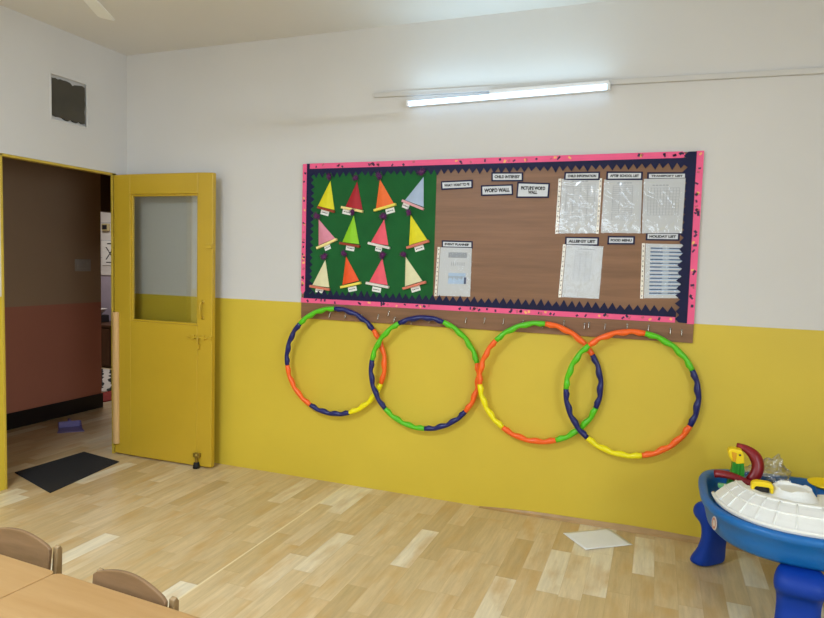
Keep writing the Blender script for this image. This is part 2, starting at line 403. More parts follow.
box(bm, 0.690, 0.715, -0.018, 0.001, 0.898, 0.926); box(bm, 0.775, 0.800, -0.018, 0.001, 0.898, 0.926); box(bm, 0.835, 0.852, -0.014, 0.001, 0.9, 0.924)
bt = obj('slide_bolt', bm, m_door, dr, bevel=0.002)
bm = BM(); tube(bm, [(0.745, -0.012, 0.912), (0.745, -0.020, 0.89), (0.745, -0.018, 0.868)], 0.007, 8); box(bm, 0.733, 0.757, -0.020, 0.0, 0.832, 0.868)
obj('bolt_hasp', bm, m_door, bt, bevel=0.003)
obj('catch_block', bx(0.806, 0.8515, -0.014, 0.001, 1.52, 1.55), m_door, dr, bevel=0.003)
sp_ = obj('door_stop', lathe(BM(), [(0.0, 0.105), (0.014, 0.10), (0.014, 0.085), (0.009, 0.08), (0.009, 0.035)], (0.742, -0.018, 0), 16), m_brass, dr, smooth=True)
bm = BM(); box(bm, 0.716, 0.768, -0.026, 0.001, 0.075, 0.105); obj('stop_bracket', bm, m_brass, sp_, bevel=0.004)
obj('rubber_foot', lathe(BM(), [(0.0, 0.042), (0.018, 0.04), (0.022, 0.02), (0.024, 0.0005), (0, 0.0005)], (0.742, -0.018, 0), 16), m_rubber, sp_, smooth=True)
# half round finger guard over the hinges
bm = BM()
prism(bm, [(0.027*math.cos(a), -0.024*math.sin(a)-0.001) for a in [PI*k/10 for k in range(11)]], 0.085, 1.05, 'z')
obj('hinge_guard', bm, m_tan, dr, smooth=False, loc=(0.018, -0.001, 0))
for z in (0.25, 1.0, 1.8):
    obj('hinge', cyl(BM(), (-0.008, -0.004, z-0.05), (-0.008, -0.004, z+0.05), 0.006, 10), m_dooredge, dr, smooth=True)

# ---------------------------------------------------------------- vent in the left wall
vt = thing('wall_vent', 'square vent opening above the doorway, boarded with dark sheet behind flaking white edges', 'vent', (0, -0.49, 2.317))
rnd = random.Random(3)
pts = []
y0, y1, z0, z1 = -0.139, 0.128, 0.022, 0.272
for k in range(13): pts.append((y0+(y1-y0)*k/12, z0+rnd.uniform(-0.008, 0.010)-0.01*(k/12)+0.008))
for k in range(1, 9): pts.append((y1+rnd.uniform(-0.004, 0.004), z0+(z1-z0)*k/9))
for k in range(15):
    zz = z1-0.004*(k/14)+rnd.uniform(-0.006, 0.006) - (0.022 if k == 5 else 0)
    pts.append((y1+(y0-y1)*k/14, zz))
for k in range(1, 9): pts.append((y0+rnd.uniform(-0.003, 0.003), z1+(z0-z1)*k/9))
obj('vent_board', prism(BM(), pts, -0.020, -0.008, 'x'), m_vent, vt)
obj('vent_backing', bx(-0.034, -0.022, -0.145, 0.146, 0.001, 0.302), m_white, vt)
bm = BM()
for a in ((-0.150, -0.138, -0.004, 0.306), (0.134, 0.148, -0.004, 0.306), (-0.138, 0.134, 0.288, 0.306), (-0.138, 0.134, -0.004, 0.006)):
    box(bm, -0.006, 0.004, *a)
obj('vent_frame', bm, m_white, vt, bevel=0.002)

# ---------------------------------------------------------------- wall lamp and trunking on the back wall
bm = BM(); pr = [(1.99, 2.478), (6.25, 2.411), (6.25, 2.439), (1.99, 2.506)]
prism(bm, pr, -0.022, -0.0005, 'y')
tk = obj('cable_trunking', bm, m_trunk, bevel=0.002); tag(tk, 'thin white cable trunking running along the upper back wall behind the tube lamp', 'trunking')
lm = thing('tube_lamp', 'lit white tube lamp mounted on the upper back wall above the notice board', 'lamp', (2.81, -0.023, 2.428))
sl_ = 0.0165
def LZ(x): return x*sl_
obj('lamp_tube', cyl(BM(), (-0.575, -0.024, LZ(-0.575)), (0.575, -0.024, LZ(0.575)), 0.0145, 16), m_led, lm, smooth=True)
bm = BM(); prism(bm, [(-0.585, LZ(-0.585)-0.012), (0.585, LZ(0.585)-0.012), (0.585, LZ(0.585)+0.014), (-0.585, LZ(-0.585)+0.014)], -0.009, 0.022, 'y')
obj('batten', bm, m_fix, lm, bevel=0.003)
for s in (-1, 1):
    xx = s*0.58
    obj('end_cap', bx(xx-0.008, xx+0.008, -0.042, -0.004, LZ(xx)-0.019, LZ(xx)+0.019), m_fix, lm, bevel=0.004)
bm = BM(); prism(bm, [(-0.08, LZ(-0.08)+0.014), (0.58, LZ(0.58)+0.014), (0.58, LZ(0.58)+0.034), (-0.08, LZ(-0.08)+0.040)], -0.030, 0.0, 'y')
obj('driver_box', bm, m_fix, lm, bevel=0.003)
# its likes on the walls behind the photographer
def rear_lamp(loc, rz, label):
    t = thing('tube_lamp', label, 'lamp', loc, rz)
    obj('lamp_tube', cyl(BM(), (-0.575, -0.05, 0), (0.575, -0.05, 0), 0.0145, 12), m_led_off, t, smooth=True)
    obj('batten', bx(-0.585, 0.585, -0.03, 0, -0.02, 0.02), m_fix, t, bevel=0.003)
    return t

# ---------------------------------------------------------------- ceiling fan (one blade tip reaches into the picture)
fan = thing('ceiling_fan', 'white ceiling fan, one blade tip showing at the top left', 'fan', (1.42, -1.79, 2.6))
obj('motor_housing', lathe(BM(), [(0, -0.05), (0.07, -0.045), (0.11, -0.015), (0.11, 0.02), (0.06, 0.05), (0.03, 0.06), (0, 0.06)], n=32), m_fix, fan, smooth=True)
obj('down_rod', cyl(BM(), (0, 0, 0.05), (0, 0, 0.27), 0.012), m_fix, fan, smooth=True)
obj('ceiling_rose', lathe(BM(), [(0, 0.30), (0.05, 0.305), (0.055, 0.27), (0.015, 0.23), (0, 0.23)], n=24), m_fix, fan, smooth=True)
for k in range(3):
    a = math.radians(118.8+120*k)
    bm = BM(); prism(bm, [(0.09, -0.018), (0.17, -0.022), (0.22, -0.034), (0.585, -0.040), (0.600, -0.030), (0.600, 0.030), (0.585, 0.040), (0.22, 0.034), (0.17, 0.022), (0.09, 0.018)], -0.002, 0.002, 'z')
    bmesh.ops.rotate(bm, verts=bm.verts[:], cent=(0, 0, 0), matrix=Matrix.Rotation(0.16, 3, 'X'))
    bmesh.ops.rotate(bm, verts=bm.verts[:], cent=(0, 0, 0), matrix=Matrix.Rotation(a, 3, 'Z'))
    obj('fan_blade', bm, m_fix, fan)

rear_lamp((2.3, -6.298, 2.42), PI, 'tube lamp on the rear wall')
rear_lamp((6.298, -2.6, 2.42), -PI/2, 'tube lamp on the right wall')

_t = rear_lamp((1.7, -3.5, H-0.001), 0, 'added unseen tube lamp on the ceiling, brightening the floor'); _t.rotation_euler = (PI/2, 0, 0)  # fitting for the added ceiling fill
def window(name, loc, rz, label):  # glowing pane and frame around an added fill light, no opening behind
    w = struct(name, bx(-0.9, 0.9, -0.012, -0.004, -0.62, 0.62), m_fill_pane, label, loc=loc, rot=(0, 0, rz))
    bm = BM()
    for a in ((-0.96, -0.89, -0.68, 0.68), (0.89, 0.96, -0.68, 0.68), (-0.02, 0.02, -0.62, 0.62), (-0.89, 0.89, -0.68, -0.61), (-0.89, 0.89, 0.61, 0.68)): box(bm, a[0], a[1], -0.03, 0.0, a[2], a[3])
    obj('fill_frame', bm, m_fix, w)
window('window_fill_1', (2.3, -6.3, 1.45), PI, 'added glowing fill panel framed as an unseen rear window')
window('window_fill_2', (6.3, -4.2, 1.45), -PI/2, 'added glowing fill panel framed as an unseen window on the right')


# ================================================================ notice board
XL, XR, Z1, Z2, Z3 = 1.4959, 3.8799, 2.0861, 1.1823, 1.0781
bd = thing('notice_board', 'long brown notice board with pink confetti border and blue zigzag edging on the back wall', 'notice board', (XL, 0, Z3))
W_ = XR-XL; HB = Z1-Z3; zb = Z2-Z3
obj('backing', bx(0, W_, -0.016, -0.0005, 0, HB-0.003), m_brown, bd, bevel=0.002)
GX = 2.415-XL
obj('green_panel', bx(0.02, GX, -0.0172, -0.016, zb+0.02, HB-0.02), m_green, bd)
cf = random.Random(11)
def pink(x0, x1, z0, z1, n, ragged=0):
    bm = BM()
    if ragged == 1: pts = [(x0, z0), (x1-0.012, z0), (x1, z0+0.012), (x1-0.002, z1-0.010), (x1-0.014, z1), (x0, z1)]
    elif ragged == 2: pts = [(x0, z0+0.02), (x0+0.012, z0), (x0+0.02, z0+0.008), (x1, z0+0.022), (x1, z1), (x0, z1)]
    else: pts = [(x0, z0), (x1, z0), (x1, z1), (x0, z1)]
    prism(bm, pts, -0.0194, -0.0182, 'y', 0)
    for k in range(n):
        cx = cf.uniform(x0+0.010, x1-0.010); cz = cf.uniform(z0+0.010, z1-0.010); a = cf.uniform(0, PI)
        l, h = cf.uniform(0.006, 0.0095), cf.uniform(0.004, 0.0065)
        q = []
        for u, v in ((-l, -h), (l, -h), (l, h), (-l, h)):
            px, pz = cx+u*math.cos(a)-v*math.sin(a), cz+u*math.sin(a)+v*math.cos(a)
            q.append((min(max(px, x0), x1), min(max(pz, z0), z1)))
        mi = cf.choices((1, 2, 3, 4), (6, 3, 3, 3))[0]
        prism(bm, q, -0.0198, -0.0195, 'y', mi)
    return obj('pink_border', bm, [m_pink]+m_conf, bd)
pink(0.05, W_-0.088, HB-0.036, HB, 44, 1)
pink(0.0, W_-0.093, zb, zb+0.033, 52)
pink(-0.002, 0.028, zb+0.055, HB-0.002, 24, 2)
pink(W_-0.036, W_+0.001, zb-0.003, HB, 26)
zr = random.Random(5)
def teeth(length, pitch, band, th):
    pts = [(0, 0)]
    n = max(1, int(length/pitch)); p = length/n; out = []
    for k in range(n):
        t = th*zr.uniform(0.75, 1.15); m_ = zr.uniform(0.42, 0.58)
        out += [(k*p+0.001, band), ((k+m_)*p, band+t)]
    out.append((length, band))
    return [(0, 0)] + out + [(length, 0)]
def zig(name, pts, y): return obj(name, prism(BM(), pts, y, y+0.0008, 'y'), m_navy, bd)
L_ = W_-0.07
zig('zigzag_trim', [(0.03+a, HB-0.034-b) for a, b in teeth(L_, 0.043, 0.024, 0.034)], -0.0205)
zig('zigzag_trim', [(0.02+a, zb+0.030+b) for a, b in teeth(L_-0.04, 0.043, 0.026, 0.036)], -0.0205)
zig('zigzag_trim', [(0.026+b, zb+0.02+a) for a, b in teeth(HB-zb-0.02, 0.042, 0.034, 0.026)], -0.0178)
zig('zigzag_trim', [(W_-0.034-b, zb+0.001+a) for a, b in teeth(HB-zb-0.004, 0.040, 0.040, 0.022)], -0.0232)
HATS = [
 ('yellow', (1.698, 1.971), (1.61, 1.814), (1.73, 1.788), (1.614, 1.805), (1.734, 1.776), (1.694, 1.996), (1.661, 1.77), 'brick'),
 ('red', (1.888, 1.964), (1.809, 1.807), (1.929, 1.788), (1.785, 1.804), (1.936, 1.776), (1.882, 1.986), (1.819, 1.774), 'cream'),
 ('orange', (2.044, 1.976), (2.021, 1.79), (2.143, 1.823), (2.013, 1.782), (2.159, 1.82), (2.044, 1.994), (2.118, 1.781), 'lemon'),
 ('paleblue', (2.333, 1.983), (2.216, 1.846), (2.338, 1.804), (2.201, 1.842), (2.341, 1.789), (2.325, 2.011), (2.221, 1.81), 'palepink'),
 ('pink', (1.618, 1.727), (1.621, 1.56), (1.74, 1.605), (1.612, 1.541), (1.756, 1.6), (1.611, 1.746), (1.685, 1.547), 'cream'),
 ('lime', (1.87, 1.751), (1.792, 1.584), (1.911, 1.572), (1.778, 1.577), (1.92, 1.557), (1.866, 1.773), (1.848, 1.545), 'brick'),
 ('coral', (2.08, 1.728), (1.992, 1.584), (2.112, 1.567), (1.978, 1.58), (2.126, 1.55), (2.079, 1.748), (2.046, 1.543), 'white'),
 ('yellow', (2.256, 1.754), (2.251, 1.57), (2.368, 1.605), (2.239, 1.554), (2.382, 1.598), (2.248, 1.77), (2.318, 1.553), 'salmon'),
 ('ivory', (1.672, 1.466), (1.58, 1.3), (1.704, 1.29), (1.566, 1.293), (1.711, 1.276), (1.671, 1.488), (1.633, 1.267), 'salmon'),
 ('redorange', (1.822, 1.491), (1.799, 1.309), (1.916, 1.341), (1.791, 1.294), (1.933, 1.328), (1.812, 1.51), (1.87, 1.286), 'lemon'),
 ('coral', (2.074, 1.486), (1.988, 1.335), (2.114, 1.321), (1.97, 1.329), (2.126, 1.307), (2.079, 1.505), (2.039, 1.289), 'white'),
 ('ivory', (2.231, 1.498), (2.231, 1.316), (2.344, 1.354), (2.222, 1.302), (2.37, 1.349), (2.221, 1.514), (2.302, 1.303), 'salmon'),
]
SIGNS = [
 ('WHAT I WANT TO BE', (2.445, 1.955), (2.642, 1.961), (2.644, 1.911), (2.449, 1.903)),
 ('CHILD INTEREST', (2.753, 2.002), (2.939, 1.997), (2.941, 1.945), (2.755, 1.949)),
 ('WORD WALL', (2.693, 1.927), (2.882, 1.931), (2.887, 1.868), (2.696, 1.865)),
 ('PICTURE WORD\nWALL', (2.908, 1.943), (3.094, 1.933), (3.091, 1.85), (2.904, 1.852)),
 ('EVENT PLANNER', (2.46, 1.604), (2.654, 1.601), (2.655, 1.557), (2.461, 1.559)),
 ('CHILD INFORMATION', (3.172, 1.993), (3.364, 1.991), (3.364, 1.944), (3.17, 1.948)),
 ('AFTER SCHOOL LIST', (3.398, 1.991), (3.586, 1.985), (3.586, 1.94), (3.398, 1.944)),
 ('TRANSPORT LIST', (3.608, 1.981), (3.804, 1.976), (3.804, 1.938), (3.609, 1.942)),
 ('ALLERGY LIST', (3.191, 1.634), (3.375, 1.633), (3.375, 1.585), (3.191, 1.583)),
 ('FOOD MENU', (3.421, 1.64), (3.563, 1.64), (3.563, 1.595), (3.42, 1.593)),
 ('HOLIDAY LIST', (3.618, 1.662), (3.787, 1.663), (3.787, 1.618), (3.617, 1.618)),
]
SLEEVES = [
 ('event', (2.436, 1.563), (2.653, 1.562), (2.653, 1.269), (2.424, 1.265)),
 ('child', (3.14, 1.957), (3.376, 1.955), (3.372, 1.652), (3.134, 1.649)),
 ('after', (3.386, 1.949), (3.587, 1.947), (3.592, 1.654), (3.381, 1.655)),
 ('transport', (3.591, 1.947), (3.802, 1.946), (3.799, 1.656), (3.595, 1.654)),
 ('allergy', (3.181, 1.591), (3.403, 1.583), (3.393, 1.29), (3.167, 1.291)),
 ('holiday', (3.6, 1.603), (3.822, 1.601), (3.829, 1.313), (3.605, 1.303)),
]
HOOKS = [(1.713, 1.111), (1.827, 1.113), (1.938, 1.11), (2.056, 1.117), (2.128, 1.143), (2.169, 1.106), (2.285, 1.102), (2.401, 1.118), (2.63, 1.128), (2.744, 1.134), (2.858, 1.134), (2.973, 1.134), (3.089, 1.126), (3.206, 1.145), (3.319, 1.136), (3.343, 1.143), (3.43, 1.139), (3.546, 1.146), (3.656, 1.146), (3.767, 1.137), (3.823, 1.132)]

hk0 = None
for x, z in HOOKS:
    if hk0 is None:
        bm = BM(); tube(bm, [(0, -0.002, 0.012), (0, -0.008, 0.012), (0, -0.010, 0.002), (0, -0.010, -0.012), (0, -0.015, -0.019), (0, -0.021, -0.014), (0, -0.021, -0.008)], 0.0026, 6)
        tube(bm, [(0, 0, 0.012), (0, -0.004, 0.012)], 0.006, 8)
        h = hk0 = obj('hook', bm, m_steel, bd, smooth=True)
    else:
        h = hk0.copy(); COL.objects.link(h); h.parent = bd
    h.location = (x-XL, -0.016, z-Z3)

# ---------------------------------------------------------------- paper party hats
place = ['at the top left corner', 'second in top row', 'third in top row', 'ending the top row',
         'starting the middle row', 'second in middle row', 'third in middle row', 'ending the middle row',
         'starting the bottom row', 'second in bottom row', 'third in bottom row', 'ending the bottom row']
hname = dict(yellow='yellow', red='dark red', orange='orange', paleblue='pale blue', pink='dusty pink', lime='lime green', coral='coral pink', ivory='ivory', redorange='red orange')
bname = dict(brick='brick red', cream='cream', lemon='lemon yellow', palepink='pale pink', white='white', salmon='salmon')
pom_me = None
for k, (c, ap, bl, br, d0, d1, pm, tg, bc) in enumerate(HATS):
    ox, oz = (d0[0]+d1[0])/2, (d0[1]+d1[1])/2
    t = thing('party_hat_cutout', f'{hname[c]} paper party hat with {bname[bc]} brim, {place[k]}', 'paper hat', (ox, -0.0173, oz), 0, 'paper party hats on the green panel')
    R_ = lambda p: (p[0]-ox, p[1]-oz)
    A, B, C = R_(ap), R_(bl), R_(br)
    bm = BM(); nseg = 6
    top = bm.verts.new((A[0], -0.004, A[1])); tb = bm.verts.new((A[0], 0, A[1]))
    fr = []; bk = []
    for i in range(nseg+1):
        f = i/nseg; x = B[0]+(C[0]-B[0])*f; z = B[1]+(C[1]-B[1])*f
        fr.append(bm.verts.new((x, -0.002-0.014*math.sin(PI*f), z))); bk.append(bm.verts.new((x, 0, z)))
    for i in range(nseg):
        bm.faces.new((top, fr[i], fr[i+1])); bm.faces.new((tb, bk[i+1], bk[i])); bm.faces.new((fr[i], bk[i], bk[i+1], fr[i+1]))
    bm.faces.new((top, tb, bk[0], fr[0])); bm.faces.new((top, fr[-1], bk[-1], tb))
    obj('cone', bm, CARD[c], t)
    D0, D1 = R_(d0), R_(d1); dv = Vector((D1[0]-D0[0], D1[1]-D0[1])); nn = Vector((-dv.y, dv.x)).normalized()*0.0075
    obj('brim', prism(BM(), [(D0[0]-nn.x, D0[1]-nn.y), (D1[0]-nn.x, D1[1]-nn.y), (D1[0]+nn.x, D1[1]+nn.y), (D0[0]+nn.x, D0[1]+nn.y)], -0.0195, 0, 'y'), CARD[bc], t, bevel=0.001)
    if pom_me is None:
        bm = BM(); blob(bm, (0, 0, 0), 0.016, 2); pr_ = random.Random(2)
        for v in list(bm.verts): v.co *= pr_.uniform(0.7, 1.45)
        for q in range(26):
            d = Vector((pr_.gauss(0, 1), -abs(pr_.gauss(0, 0.6)), pr_.gauss(0, 1))).normalized()
            tube(bm, [d*0.008, d*pr_.uniform(0.026, 0.034)], [0.003, 0.0008], 4)
        po = obj('pompom', bm, m_pom, t); pom_me = po.data
    else:
        po = bpy.data.objects.new('pompom', pom_me); COL.objects.link(po); po.parent = t
    P = R_(pm); po.location = (P[0], -0.016, P[1]); po.rotation_euler = (0, k*1.3, 0)
    po.scale = (1.0, 0.6, 1.0) if k in (2, 3, 6, 8, 10, 4) else (0.85, 0.6, 0.85)
    # name tag pinned under the hat
    ang = math.atan2(dv.y, dv.x); tw = 0.03 if k not in (4, 6, 3) else 0.022; th_ = 0.0155
    tagt = thing('name_tag', f'small white name tag under the {hname[c]} hat {place[k]}', 'name tag', (tg[0], -0.0174, tg[1]), 0, 'name tags under the paper hats')
    ca, sa = math.cos(ang), math.sin(ang)
    rot = lambda u, v: (u*ca-v*sa, u*sa+v*ca)
    obj('card', prism(BM(), [rot(-tw, -th_), rot(tw, -th_), rot(tw, th_), rot(-tw, th_)], -0.0012, 0, 'y'), m_paper, tagt)
    bm = BM(); u = -tw*0.75
    while u < tw*0.7:
        l = zr.uniform(0.004, 0.009)
        prism(bm, [rot(u, -0.003), rot(u+l, -0.003+zr.uniform(-.002, .002)), rot(u+l, 0.002), rot(u, 0.003)], -0.0016, -0.0012, 'y'); u += l+0.003
    obj('handwriting', bm, m_ink, tagt)

# ---------------------------------------------------------------- signs
def text_mesh(body, w, h):
    cu = bpy.data.curves.new('lettering', 'FONT'); cu.body = body; cu.align_x = 'CENTER'; cu.align_y = 'CENTER'; cu.size = 0.05; cu.offset = 0.0030; cu.space_line = 0.95
    o = bpy.data.objects.new('tmp', cu); COL.objects.link(o)
    bpy.context.view_layer.update()
    me = bpy.data.meshes.new_from_object(o.evaluated_get(bpy.context.evaluated_depsgraph_get()))
    bpy.data.objects.remove(o); bpy.data.curves.remove(cu)
    xs = [v.co.x for v in me.vertices]; ys = [v.co.y for v in me.vertices]
    cx, cy = (min(xs)+max(xs))/2, (min(ys)+max(ys))/2
    sx = w/(max(xs)-min(xs)); sy = min(h/(max(ys)-min(ys)), sx*1.9); 
    for v in me.vertices: v.co = Vector(((v.co.x-cx)*sx, 0, (v.co.y-cy)*sy))
    return me
sdesc = {'WHAT I WANT TO BE': 'leftmost sign on the brown half', 'CHILD INTEREST': 'sign just under the top zigzag', 'WORD WALL': 'two-word sign left of a two-line sign',
         'PICTURE WORD\nWALL': 'two-line sign', 'EVENT PLANNER': 'above the sleeve beside the green panel', 'CHILD INFORMATION': 'over the leftmost upper sleeve',
         'AFTER SCHOOL LIST': 'over the middle upper sleeve', 'TRANSPORT LIST': 'over the rightmost upper sleeve', 'ALLERGY LIST': 'over the lower middle sleeve',
         'FOOD MENU': 'sign with no sheet below it', 'HOLIDAY LIST': 'above the blue striped sheet'}
low = ('EVENT PLANNER', 'TRANSPORT LIST', 'HOLIDAY LIST', 'ALLERGY LIST')
for s, a, b, c, d in SIGNS:
    cx, cz = (a[0]+b[0]+c[0]+d[0])/4, (a[1]+b[1]+c[1]+d[1])/4
    y = -0.0240 if s == 'TRANSPORT LIST' else -0.0164 if s in low else -0.0212
    t = thing('notice_sign', f'dark-edged white sign reading {" ".join(s.split())}, {sdesc[s]}', 'sign', (cx, y, cz), 0, 'signs on the notice board')
    q = [(p[0]-cx, p[1]-cz) for p in (d, c, b, a)]
    obj('dark_border', prism(BM(), q, -0.0006, 0, 'y'), m_ink if 0 else m_navy, t)
    w = (b[0]-a[0]+c[0]-d[0])/2; h = (a[1]-d[1]+b[1]-c[1])/2
    kx, kz = 1-0.018/w, 1-0.017/h
    obj('card_face', prism(BM(), [(p[0]*kx, p[1]*kz) for p in q], -0.0010, -0.0006, 'y'), m_signcard, t)
    lines = s.count('\n')+1
    me = text_mesh(s, w*kx*(0.88 if s not in ('PICTURE WORD\nWALL',) else 0.82), h*kz*(0.5 if lines == 1 else 0.62))
    me.materials.append(m_ink)
    o = bpy.data.objects.new('lettering', me); COL.objects.link(o); o.parent = t
    o.location = (0, -0.0012, 0); o.rotation_euler = (0, -math.atan2(b[1]-a[1]+c[1]-d[1], b[0]-a[0]+c[0]-d[0]), 0)

# ---------------------------------------------------------------- plastic sleeves
sinfo = dict(event='clear sleeve with an event plan sheet beside the green panel', child='wrinkled clear sleeve, leftmost of the upper three, punched on both edges',
             after='wrinkled clear sleeve, middle of the upper three', transport='clear sleeve, rightmost of the upper three, with a wide table sheet',
             allergy='tilted clear sleeve with a small narrow table below the upper sleeves', holiday='clear sleeve holding the blue striped sheet by the right zigzag edge')
def quadmap(q):
    a, b, c, d = [Vector(p) for p in q]
    return lambda u, v: tuple((a*(1-u)+b*u)*(1-v)+(d*(1-u)+c*u)*v)      # v runs downwards
pr_ = random.Random(9)
for key, a, b, c, d in SLEEVES:
    cx, cz = (a[0]+b[0]+c[0]+d[0])/4, (a[1]+b[1]+c[1]+d[1])/4
    q = [(p[0]-cx, p[1]-cz) for p in (a, b, c, d)]; F = quadmap(q)
    t = thing('document_sleeve', sinfo[key], 'document sleeve', (cx, -0.0250 if key == 'transport' else -0.0180, cz), 0, 'document sleeves on the notice board')
    def rect(bm, u0, u1, v0, v1, y, mi=0): prism(bm, [F(u0, v1), F(u1, v1), F(u1, v0), F(u0, v0)], y-0.0003, y, 'y', mi)
    e0 = 0.0 if key in ('after', 'transport') else 0.085
    bm = BM(); rect(bm, e0 or 0.01, 0.985, 0.005, 0.992, 0)
    sheet = obj('paper_sheet', bm, m_docpaper, t)
    bm = BM()
    if key == 'holiday':
        for k in range(13):
            v = 0.075+0.068*k
            rect(bm, 0.2, 0.97, v-0.006, v+0.034, -0.0004, 1)
            rect(bm, 0.2, 0.48, v, v+0.020, -0.0008, 2); rect(bm, 0.48, 0.62, v+0.003, v+0.017, -0.0008, 0); rect(bm, 0.62, 0.96, v, v+0.020, -0.0008, 2)
    elif key == 'event':
        rect(bm, 0.33, 0.86, 0.10, 0.21, -0.0004, 3)
        for k in range(9): rect(bm, 0.34+k*0.057, 0.375+k*0.057, 0.11, 0.20, -0.0008, 0)
        for k in range(7): rect(bm, 0.42+k*0.06, 0.435+k*0.06, 0.30, 0.37, -0.0004, 0)
        rect(bm, 0.36, 0.84, 0.52, 0.74, -0.0004, 1)
        for k in range(12): rect(bm, 0.36+0.04*k, 0.38+0.04*k, 0.58, 0.61+pr_.uniform(0, .05), -0.0008, 0)
        rect(bm, 0.80, 0.86, 0.60, 0.74, -0.0009, 2)
    else:
        u0, u1, v0, v1, nc, nr = dict(child=(0.2, 0.85, 0.1, 0.75, 4, 16), after=(0.25, 0.75, 0.12, 0.75, 3, 18), transport=(0.12, 0.86, 0.17, 0.66, 10, 9), allergy=(0.32, 0.72, 0.12, 0.66, 3, 12))[key]
        for k in range(nc+1): rect(bm, u0+(u1-u0)*k/nc, u0+(u1-u0)*k/nc+0.008, v0, v1, -0.0004, 3)
        for k in range(nr+1): rect(bm, u0, u1, v0+(v1-v0)*k/nr, v0+(v1-v0)*k/nr+0.005, -0.0006, 3)
        for k in range(5): rect(bm, u0+0.1+0.08*k, u0+0.16+0.08*k, v0-0.055, v0-0.04, -0.0004, 0)
    obj('printed_table', bm, [m_grey, m_palebl, m_blueprint, m_print], sheet)
    for e in ((0, 0.07),) if key in ('event', 'allergy', 'holiday') else ((0, 0.07), (0.94, 1.0)) if key == 'child' else ():
        bm = BM(); rect(bm, e[0], e[1], 0, 1, -0.0002, 0)
        for k in range(11):
            v = 0.05+0.09*k; rect(bm, (e[0]+e[1])/2-0.012, (e[0]+e[1])/2+0.014, v-0.008, v+0.010, -0.0006, 1)
        obj('punched_strip', bm, [m_strip, m_hole], t)
    bm = BM(); nx, nz = 16, 22; g = []
    amp = dict(child=0.0016, after=0.0016, transport=0.0010).get(key, 0.0004)
    for j in range(nz+1):
        row = []
        for i in range(nx+1):
            x, z = F(i/nx, j/nz); w = noise.noise(Vector((x*22+cx*9, z*14, cz*3)))
            row.append(bm.verts.new((x, -0.0030-amp*w, z)))
        g.append(row)
    for j in range(nz):
        for i in range(nx): bm.faces.new((g[j][i], g[j][i+1], g[j+1][i+1], g[j+1][i]))
    obj('clear_cover', bm, m_film_w if key in ('child', 'after', 'transport') else m_film, t, smooth=True)

# ---------------------------------------------------------------- hula hoops
hoops = [((1.7745, 0.8162), 'first hula hoop from the left, hung lowest at the board corner', [137, 91, 40, -20, -71, -119, -172], 'gboybob', None),
         ((2.3834, 0.7923), 'second hula hoop from the left, overlapping the leftmost one', [119, 70, 15, -38, -87, -135, -190], 'bgobgbg', None),
         ((3.0831, 0.7994), 'third hula hoop from the left, with a yellow piece at its lower left', [138, 86, 32, -20, -71, -125, -174], 'gobgoyo', None),
         ((3.5815, 0.783), 'rightmost hula hoop, hung over the one beside it, yellow at its bottom', [132, 80, 27, -25, -77, -129, -180], 'ogboybg', None)]
hoops[0] = (hoops[0][0], 'leftmost hula hoop, hung under the green half of the board') + hoops[0][2:]
for (hx, hz_), lab, angs, cols, _ in hoops:
    t = thing('hula_hoop', lab, 'hula hoop', (hx, -0.060, hz_), math.atan2(0.024, 0.36), 'hula hoops hanging below the board')
    Rm = 0.3405
    ends = angs+[angs[0]-360]
    for k in range(7):
        a0, a1 = ends[k], ends[k+1]; n = 22; path = []; rad = []
        for i in range(n+1):
            a = math.radians(a0+(a1-a0)*i/n); f = i/n
            w = math.sin(f*PI*4)
            wob = 0.0 if f < 0.06 or f > 0.94 else 1.0
            rr = Rm-0.0028*wob*math.sin(f*2*PI*3.5)
            path.append((rr*math.cos(a), 0, rr*math.sin(a))); rad.append(0.0158+0.0024*wob*math.sin(f*2*PI*3.5) if wob else 0.0150)
        obj('hoop_segment', tube(BM(), path, rad, 12), HOOP[cols[k]], t, smooth=True)

# ================================================================ on the floor
bm = BM()
q = [(-0.225, -0.748), (0.300, -0.918), (0.198, -0.276), (-0.205, -0.212)]
prism(bm, q, 0.0005, 0.007, 'z')
tag(obj('doormat', bm, m_mat, bevel=0.003), 'thin black doormat lying on the floor across the doorway', 'doormat')
# white sheet
bm = BM(); P = [Vector(p) for p in ((3.272, -0.18), (3.504, -0.014), (3.638, -0.174), (3.413, -0.356))]
n = 12; g = []
for j in range(n+1):
    row = []
    for i in range(n+1):
        u, v = i/n, j/n
        a = (P[0]*(1-u)+P[1]*u)*(1-v)+(P[3]*(1-u)+P[2]*u)*v
        row.append(bm.verts.new((a.x, a.y-0.03*0, 0.0015+0.006*abs(math.sin(u*2.6+v))*v*(1-u)+0.004*(1-v)*u)))
    g.append(row)
for j in range(n):
    for i in range(n): bm.faces.new((g[j][i], g[j][i+1], g[j+1][i+1], g[j+1][i]))
ps = obj('paper_sheet', bm, m_paper, smooth=True, loc=(0, -0.012, 0))
md = ps.modifiers.new('thickness', 'SOLIDIFY'); md.thickness = 0.0006; md.offset = 1
tag(ps, 'blank white sheet of paper lying on the floor by the back wall', 'paper')
